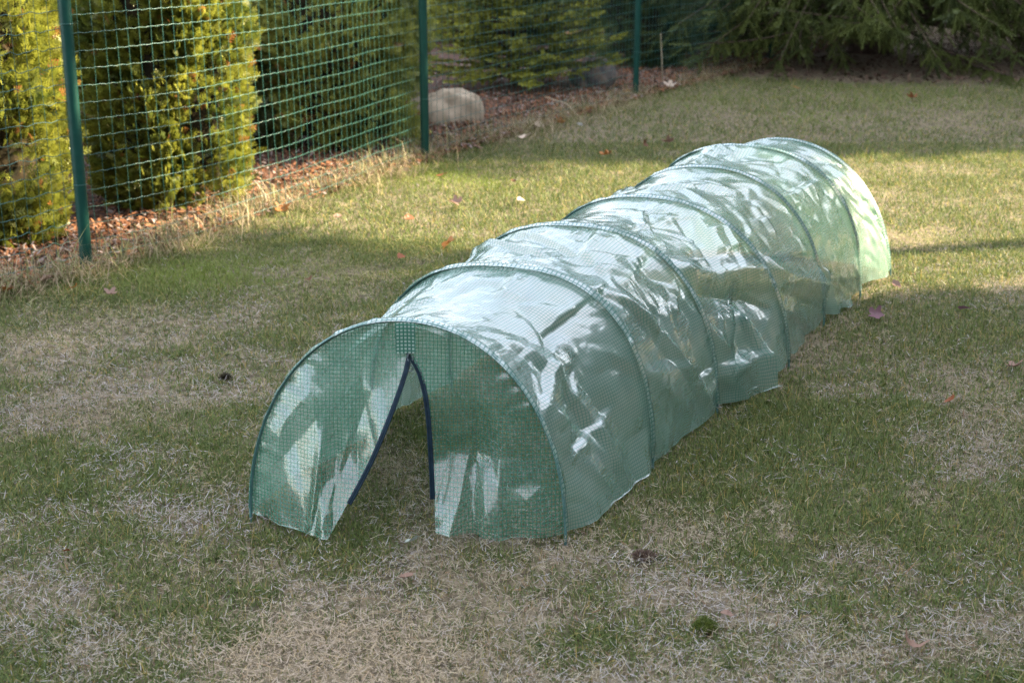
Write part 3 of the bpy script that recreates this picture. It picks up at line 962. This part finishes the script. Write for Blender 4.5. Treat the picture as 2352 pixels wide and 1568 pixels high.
def brush_template(nn=44, seed=1, L=1.0, nl=.10, nw=.016):
    """a twig clothed with needles along z, unit long"""
    r = np.random.default_rng(seed)
    z = np.linspace(.02, 1, nn); a = np.arange(nn) * 2.4 + r.normal(0, .3, nn)
    ln = nl * r.uniform(.75, 1.2, nn) * np.interp(z, [0, .75, 1], [1, .9, .6])
    d = np.stack([np.cos(a) * .8, np.sin(a) * .8, np.full(nn, .6)], 1)
    side = np.stack([-np.sin(a), np.cos(a), 0 * a], 1) * nw
    o = np.stack([0 * z, 0 * z, z - .05], 1)
    t = o + d * ln[:, None]
    v = np.stack([o - side, o + side, t + side * .5, t - side * .5], 1).reshape(-1, 3)
    # the twig
    tv, tf = tube([[0, 0, 0], [0, 0, .95]], [.014, .006], 4)
    f = np.concatenate([np.arange(len(v)).reshape(-1, 4), tf[0] + len(v)])
    return np.concatenate([v, tv]), f


def conifer_branches(seed, levels, rfun, nper, droop, spacing, twig, tmpl, pal, el0=(-.1, .15), hang=.6, tip_up=.25, start=.3, z_split=9.0, az_lim=None):
    r = np.random.default_rng(seed)
    pos, dr, sc, tone = [], [], [], []
    limbs = MB()
    for z in levels:
        nb_ = nper
        for j in range(nb_):
            az = 2 * np.pi * (j + r.random()) / nb_
            if az_lim is not None and not az_lim(az, z): continue
            L = rfun(z) * r.uniform(.75, 1.1)
            if L < .1: continue
            el = r.uniform(*el0)
            if droop is None: dp = max((z + L * math.tan(el) - r.uniform(.05, .75) ) / L, .05)
            else: dp = droop
            s = np.linspace(0, 1, max(5, int(L / spacing)))
            h = L * s
            zz = z + h * math.tan(el) - dp * L * s ** 1.8 + tip_up * L * np.clip(s - .65, 0, 1) ** 2
            zz = np.maximum(zz, .05 + .10 * r.random())
            bw = .12 * L * np.sin(s * 2.5) * r.normal(0, 1)
            P_ = np.stack([np.cos(az) * h - np.sin(az) * bw, np.sin(az) * h + np.cos(az) * bw, zz], 1)
            v, f = tube(P_, np.linspace(.005 + .005 * L, .003, len(s)), 5); limbs.add(v, f)
            tg = np.gradient(P_, axis=0); tg /= np.linalg.norm(tg, axis=1)[:, None]
            bt = np.clip(r.normal(.5, .2), 0, 1)
            for q in range(len(s)):
                if s[q] < start: continue
                for sd in (-1, 1, 0):
                    if r.random() < .12: continue
                    lat = np.array([-np.sin(az), np.cos(az), 0]) * sd
                    d = tg[q] * r.uniform(.4, .9) + lat * r.uniform(.5, 1.0) + np.array([0, 0, -hang * r.uniform(.3, 1.5)])
                    if sd == 0: d = tg[q] * .5 + np.array([0, 0, -hang * 1.3]) + r.normal(0, .2, 3)
                    pos.append(P_[q]); dr.append(d); sc.append(twig * r.uniform(.6, 1.25) * (1.15 - .4 * s[q])); tone.append(np.clip(bt + r.normal(0, .2), 0, 1))
            pos.append(P_[-1]); dr.append(tg[-1]); sc.append(twig * .8); tone.append(bt)
    pos, dr, sc, tone = map(np.array, (pos, dr, sc, tone))
    R = rot_frames(dr, r.uniform(0, 6.28, len(pos)))
    v, f, c = scatter(*tmpl, pos, R, sc, lerp3(pal[0], pal[1], tone))
    return v, f, c, limbs


# big spruce with hanging branches, back right
SPAL = ((.032, .048, .014), (.145, .175, .045))
root = empty('spruce_tree', 'large dark spruce with drooping branches sweeping the grass at the back right', 'spruce', loc=(SPR[0], SPR[1], 0))
front_az = lambda az, z: math.sin(az) < .45
v, f, c, limbs = conifer_branches(61, np.concatenate([np.linspace(.35, 2.2, 13), ]), lambda z: 3.2 - .1 * z, 21, None, .12, .27, brush_template(32, 2, nl=.15, nw=.026), SPAL,
                                  az_lim=front_az, start=.42, hang=.75)
build('foliage', v, f, M_NEEDLE, root, col=c)
limbs.build('limbs', M_BARK, root, True)
v, f, c, limbs = conifer_branches(62, np.linspace(2.1, 9.5, 17), lambda z: 3.3 * (1 - (z - 1) / 9.5), 12, .22, .24, .5, brush_template(16, 3, nl=.24, nw=.06), SPAL, start=.2, hang=.5)
build('crown', v, f, M_NEEDLE, root, col=c)
v, f = tube([[0, 0, -.1], [0, 0, .4], [.02, 0, 5], [0, 0, 9.8]], [.24, .19, .12, .01], 14)
build('trunk', v, f, M_BARK, root, smooth=True)

# low yew like conifer with layered branches behind the boulder
root = empty('young_conifer', 'low spreading conifer with yellow tipped layered branches behind the pale boulder', 'conifer', GRP, (.02, 12.0, 0))
v, f, c, limbs = conifer_branches(71, np.linspace(.08, 1.5, 17), lambda z: .90 * (1 - .45 * z / 1.5), 14, .02, .07, .125, brush_template(28, 4, nl=.22, nw=.045),
                                  ((.045, .070, .014), (.30, .30, .035)), el0=(-.02, .22), hang=.05, tip_up=.3, start=.25)
build('foliage', v, f, M_NEEDLE, root, col=c)
limbs.build('limbs', M_BARK, root, True)
v, f = tube([[0, 0, -.1], [0, 0, .3], [.02, 0, 1.6]], [.05, .045, .01], 10)
build('trunk', v, f, M_BARK, root, smooth=True)

# shade trees outside the frame on the sunny side: they throw the shade over the near lawn
GS = 'tall conifers screening the lawn on its right'
TALL = ((.035, .05, .016), (.08, .10, .03), None, .01)
shade_spots = [(9.3, 5.58, 1.25), (9.0, 3.5, 1.65), (9.2, 1.5, 1.6), (9.0, -.5, 1.6), (9.3, -2.5, 1.6), (9.0, -4.5, 1.6), (9.2, -6.5, 1.6),
               (9.4, 11.75, 1.25), (9.0, 14.25, 1.35), (9.3, 16.2, 1.35), (9.2, 18.0, 1.35)]
proto = None
for q, (sx, sy, sr) in enumerate(shade_spots):
    if proto is None:
        proto = thuja((sx, sy), 1.35, 7.6, 7000, .42, 'tall dark conifer in the screen right of the lawn', 201, TALL, GS, name='screen_conifer', core=.86, bottom=.95)
        r0 = proto
    else:
        r0 = proto.copy(); COL.objects.link(r0)
        for ch in list(proto.children):
            c_ = ch.copy(); COL.objects.link(c_); c_.parent = r0
    r0.location = (sx, sy, 0); r0.rotation_euler = (0, 0, q * 1.7); r0.scale = (sr / 1.35, sr / 1.35, 1)

for q in range(8):                                                # a lower row closing the garden at the far end
    r0 = proto.copy(); COL.objects.link(r0)
    for ch in list(proto.children):
        c_ = ch.copy(); COL.objects.link(c_); c_.parent = r0
    r0.location = (-4.5 + q * 2.1, 20.5 + .5 * (q % 2), 0); r0.rotation_euler = (0, 0, q * 2.3); r0.scale = (.9, .9, .42)
    r0['group'] = 'conifers closing the far end of the garden'; r0['label'] = 'dark clipped conifer in the row at the far end of the garden'

for q in range(3):                                                # unseen low conifers added to block the bright low sky in the gap
    r0 = proto.copy(); COL.objects.link(r0)
    for ch in list(proto.children):
        c_ = ch.copy(); COL.objects.link(c_); c_.parent = r0
    r0.location = (10.4, 6.9 + q * 1.6, 0); r0.rotation_euler = (0, 0, q * 2.9); r0.scale = (.75, .75, .31)
    r0['group'] = 'low conifers added to block low sky in the screen gap'; r0['label'] = 'unseen low conifer added to block bright low sky in the gap'

for q in range(9):                                                # unseen conifers added behind the camera to darken the film's reflections
    r0 = proto.copy(); COL.objects.link(r0)
    for ch in list(proto.children):
        c_ = ch.copy(); COL.objects.link(c_); c_.parent = r0
    r0.location = (-9.2 + q * 2.2, -8.5 + .5 * (q % 2), 0); r0.rotation_euler = (0, 0, q * 1.9); r0.scale = (1, 1, .8)
    r0['group'] = 'conifers added behind the camera to darken reflections'; r0['label'] = 'unseen dark conifer added behind the camera to darken the film reflections'

# unseen pine added in the gap, crown shaped to shade the left and dapple
root = empty('added_shade_pine', 'unseen pine with a bare lower stem, added in the screen gap to cast shade', 'pine', loc=(9.0, 7.75, 0))
v, f = tube([[0, 0, -.1], [.04, 0, 2], [0, .05, 4.5], [.03, 0, 7]], [.10, .085, .06, .008], 8); build('trunk', v, f, M_BARK, root, smooth=True)
v, f, c, limbs = conifer_branches(81, np.linspace(4.45, 6.9, 9), lambda z: 1.02 * (1 - .55 * (z - 4.3) / 2.7), 9, .02, .16, .34, brush_template(18, 5, nl=.3, nw=.06),
                                  ((.04, .055, .015), (.10, .12, .035)), el0=(.0, .35), hang=.1, tip_up=.2, start=.2)
v[:, 2] = np.maximum(v[:, 2], .0)
build('crown', v, f, M_NEEDLE, root, col=c)
limbs.build('limbs', M_BARK, root, True)


# ------------------------------------------------------------------ stones
def boulder(name, c, sx, sy, sz, seed, mat, label, peak=(.1, 0)):
    nu, nv_ = 40, 56
    ph = np.linspace(0, np.pi, nu); th = np.linspace(0, 2 * np.pi, nv_ + 1)[:-1]
    PH, TH = np.meshgrid(ph, th, indexing='ij')
    x, y, z = np.sin(PH) * np.cos(TH), np.sin(PH) * np.sin(TH), np.cos(PH)
    k = 1 + .16 * vnoise(x * 1.5 + z, y * 1.5 - z * .7, seed) + .07 * vnoise(x * 3.4 + z * 2, y * 3.4 + z, seed + 1) + .03 * vnoise(x * 8 + z * 5, y * 8, seed + 2) + .010 * vnoise(x * 19 + z * 7, y * 19 - z * 9, seed + 4)
    x, y, z = x * k, y * k, z * k
    x = x + peak[0] * np.clip(z, 0, 1)
    P_ = np.stack([x * sx, y * sy, z * sz], -1).reshape(-1, 3)
    o = build(name, P_, grid_faces(nu, nv_, True), mat, smooth=True)
    o.location = c
    tag(o, label, 'boulder')
    return o


bc = gp(1030, 284)
boulder('boulder', (bc[0] - .10, bc[1] + .08, .0), .32, .18, .225, 3, M_STONE, 'pale smooth granite boulder behind the second fence post', (.28, 0))
bc = gp(1362, 203)
boulder('boulder', (bc[0], bc[1] + .15, .06), .19, .18, .16, 14, M_STONE2, 'dark mossy boulder left of the third fence post')
bc = gp(1290, 138)
boulder('boulder', (bc[0], bc[1] + .1, .03), .11, .1, .09, 23, M_STONE2, 'small grey stone half hidden beyond the low yellow tipped conifer')

# cane, twigs
a = gp(1522, 195)
v, f = tube([a - np.array([0, 0, .05]), a + np.array([-.01, .02, .2]), a + np.array([-.025, .03, .42])], [.006, .0055, .004], 6, True)
tag(build('plant_cane', v, f, M_CANE, smooth=True), 'thin pale upright cane beside the third fence post', 'cane')
a, b = at_y(1250, 222, 10.5), gp(1345, 285)
v, f = tube([a, (a + b) / 2 + np.array([.02, 0, .04]), b], [.004, .004, .003], 5, True)
tag(build('dry_twig', v, f, M_CANE, smooth=True), 'thin dry twig leaning in the mulch right of the pale boulder', 'twig')
a, b = gp(545, 455, .05), gp(578, 500, .0)
v, f = tube([at_y(583, 415, 7.1), at_y(608, 447, 6.85), gp(615, 480)], [.004, .006, .005], 5, True)
tag(build('dry_twig', v, f, M_CANE, smooth=True), 'pale broken stem at the fence foot right of the sunlit arborvitae', 'stem')


# ------------------------------------------------------------------ fallen leaves
def leaf_mesh(seed, lobed):
    r = np.random.default_rng(seed)
    n = 28
    th = np.linspace(0, 2 * np.pi, n + 1)[:-1]
    if lobed: rad = .5 * (1 + .30 * np.cos(5 * th) + .08 * np.cos(11 * th)) * (1 - .18 * np.cos(th))
    else: rad = .5 * (1 - .42 * np.abs(np.sin(th))) * (1 + .05 * np.cos(9 * th))
    v = [[0, 0, 0]]; rings = [.5, 1.0]
    for q in rings:
        v += [[np.cos(t) * rr * q, np.sin(t) * rr * q, 0] for t, rr in zip(th, rad)]
    v = np.array(v)
    cu, cv_, tw = r.uniform(.3, 1.1), r.uniform(-.2, .8), r.normal(0, .5)
    v[:, 2] = cu * v[:, 1] ** 2 * 1.6 + cv_ * v[:, 0] ** 2 + tw * v[:, 0] * v[:, 1] + .06 * vnoise(v[:, 0] * 6, v[:, 1] * 6, seed)
    f3 = np.array([[0, 1 + i, 1 + (i + 1) % n] for i in range(n)])
    f4 = np.array([[1 + i, 1 + n + i, 1 + n + (i + 1) % n, 1 + (i + 1) % n] for i in range(n)])
    tv, tf = tube([[-.45, 0, .02], [-.7, .03, .06], [-.9, .1, .05]], .012, 4)
    return np.concatenate([v, tv]), [f3, np.concatenate([f4, tf[0] + len(v)])]


RUST, ORNG, PINK, PALE, BRN, PURP = (.19, .065, .028), (.27, .11, .03), (.19, .115, .085), (.45, .36, .28), (.11, .055, .03), (.17, .09, .11)
LEAVES = [
    (108, 655, .10, PINK, 'large pinkish brown leaf in the grass left of the first fence post'),
    (14, 682, .10, ORNG, 'orange brown leaf in the grass at the left edge below the fence'),
    (172, 674, .055, ORNG, 'small orange leaf just below the large pinkish leaf near the first post'),
    (255, 690, .055, PINK, 'dull pink leaf lying right of the first fence post on green grass'),
    (776, 509, .075, PINK, 'pink curled leaf in the bright sunlit grass before the olive arborvitae'),
    (940, 513, .065, RUST, 'dark red leaf in sunlit grass right of the pink curled one'),
    (1032, 571, .085, ORNG, 'orange leaf in the grass just left of the second hoop from the front'),
    (921, 603, .07, RUST, 'rust red leaf left of the orange leaf beside the tunnel'),
    (709, 655, .065, BRN, 'brown leaf in shaded grass between the first post and the tunnel'),
    (651, 488, .085, ORNG, 'bright orange withered leaf at the fence foot beside the pale broken stem'),
    (704, 440, .09, RUST, 'brown curled leaf standing at the fence foot before the olive arborvitae'),
    (872, 412, .065, BRN, 'small dark brown leaf in the grass left of the second fence post'),
    (930, 403, .075, PALE, 'beige leaf in front of the second fence post'),
    (1012, 413, .07, RUST, 'reddish brown leaf on the bright moss right of the second post'),
    (1098, 349, .09, PINK, 'long pinkish leaf on the grass below the pale boulder'),
    (1140, 326, .085, PINK, 'round beige pink leaf at the edge of the mulch below the boulder'),
    (1082, 335, .075, ORNG, 'tan leaf standing right beside the second post at the mulch edge'),
    (1238, 298, .13, PALE, 'large pale curled leaf at the lawn edge, topmost of the pale pair'),
    (1207, 324, .11, PALE, 'pale folded leaf at the lawn edge, lower of the pale pair'),
    (1286, 291, .085, ORNG, 'reddish orange leaf right of the large pale curled leaf'),
    (1330, 296, .07, (.55, .55, .56), 'small whitish grey leaf on the grass right of the reddish orange leaf'),
    (1358, 331, .06, PINK, 'small pink leaf on the grass behind the tunnel, below the whitish leaf'),
    (1389, 366, .075, ORNG, 'orange leaf on the grass behind the middle of the tunnel'),
    (1482, 341, .06, BRN, 'dark brown leaf on the grass behind the tunnel, left of a pinkish one'),
    (1531, 335, .08, PINK, 'pinkish brown leaf on the grass behind the fifth hoop'),
    (1197, 470, .085, PALE, 'pale round leaf in sunlit grass left of the third hoop'),
    (1043, 475, .07, PINK, 'pale pink leaf in sunlit grass left of the pale round one'),
    (1180, 428, .065, BRN, 'brown leaf above the pale round leaf in the sunlit grass'),
    (1265, 218, .10, ORNG, 'orange leaf under the dark mossy boulder at the lawn edge'),
    (1352, 262, .07, ORNG, 'tan orange leaf on grass left of the foot of the third post'),
    (1440, 218, .08, ORNG, 'orange leaf at the foot of the third fence post'),
    (1540, 205, .11, PALE, 'pale grey pink leaf at the lawn edge right of the third post'),
    (2095, 232, .09, RUST, 'small red leaf on the shaded grass in front of the spruce'),
    (1830, 210, .08, ORNG, 'tan leaf on grass below the dark bed left of the spruce'),
    (2058, 670, .065, PINK, 'orange pink leaf on grass right of the rear end of the tunnel'),
    (2013, 740, .06, PURP, 'purple leaf on shaded grass right of the tunnel, nearest to it'),
    (2213, 724, .06, PURP, 'purple brown leaf on shaded grass near the right edge'),
    (2325, 852, .06, PINK, 'pale pink leaf in the grass at the right edge'),
    (2182, 931, .055, RUST, 'red brown leaf in the grass of the right middle of the lawn'),
    (2093, 1498, .055, PINK, 'pink lobed leaf in the near grass at the lower right'),
    (1668, 1425, .035, PINK, 'small pinkish leaf right above the moss clump'),
    (932, 1338, .045, PINK, 'pinkish leaf lying below the tunnel door opening'),
    (948, 1255, .045, (.30, .33, .29), 'folded grey green leaf at the threshold of the tunnel door'),
    (156, 1279, .035, RUST, 'small rust leaf standing in the near grass at the lower left'),
]
for q, (px, py, sz, colr, lab) in enumerate(LEAVES):
    r = np.random.default_rng(300 + q)
    v, f = leaf_mesh(400 + q, r.random() < .4)
    tone = r.uniform(.85, 1.15)
    o = build('fallen_leaf', v * sz * .8, f, M_DEAD, col=np.broadcast_to(np.array(colr) * tone, (len(v), 3)), smooth=True)
    p = gp(px, py)
    o.location = (p[0], p[1], .016 if p[1] < 4.5 else .026)
    o.rotation_euler = (r.normal(.25, .35), r.normal(0, .3), r.uniform(0, 6.28))
    tag(o, lab, 'leaf', 'fallen leaves on the lawn')


def clump(name, px, py, sx, sz, mat, label, cat, seed, col):
    p = gp(px, py)
    r = np.random.default_rng(seed)
    mb = MB()
    n = 900
    d = r.normal(0, 1, (n, 3)); d[:, 2] = np.abs(d[:, 2]); d /= np.linalg.norm(d, axis=1)[:, None]
    pos = d * np.array([sx, sx * .8, sz]) * (r.uniform(.55, 1.0, n) * (1 + .3 * vnoise(d[:, 0] * 3, d[:, 1] * 3, seed)))[:, None]
    R = rot_frames(d + r.normal(0, .5, (n, 3)), r.uniform(0, 6, n))
    tv = np.array([[-.12, 0, 0], [.12, 0, 0], [.05, 0, 1], [-.05, 0, 1]])
    v, f, c = scatter(tv, np.array([[0, 1, 2, 3]]), pos, R, r.uniform(.005, .010, n), lerp3(col[0], col[1], r.random(n)))
    o = build(name, v, f, M_LEAF, col=c); o.location = (p[0], p[1], .002)
    tag(o, label, cat)
    # its solid heart
    ph = np.linspace(0, np.pi / 2, 8); th = np.linspace(0, 2 * np.pi, 17)[:-1]
    PH, TH = np.meshgrid(ph, th, indexing='ij')
    k = .8 * (1 + .2 * vnoise(TH * 2, PH * 3, seed))
    hv = np.stack([np.sin(PH) * np.cos(TH) * sx * k, np.sin(PH) * np.sin(TH) * sx * .8 * k, np.cos(PH) * sz * k], -1).reshape(-1, 3)
    build('heart', hv, grid_faces(8, 16, True), mat, o, smooth=True)


clump('moss_clump', 1618, 1443, .028, .016, M_MOSS, 'torn up green moss clump in the near grass at the lower right', 'moss', 1, ((.05, .08, .012), (.13, .15, .03)))
clump('dirt_clod', 1477, 1280, .024, .009, M_BARK, 'dark brown dirt clod on straw grass below the front corner of the tunnel', 'clod', 2, ((.07, .045, .035), (.18, .12, .09)))
clump('dirt_clod', 518, 870, .014, .013, M_BARK, 'small blackish clod standing in the grass left of the tunnel', 'clod', 3, ((.03, .03, .018), (.09, .075, .045)))
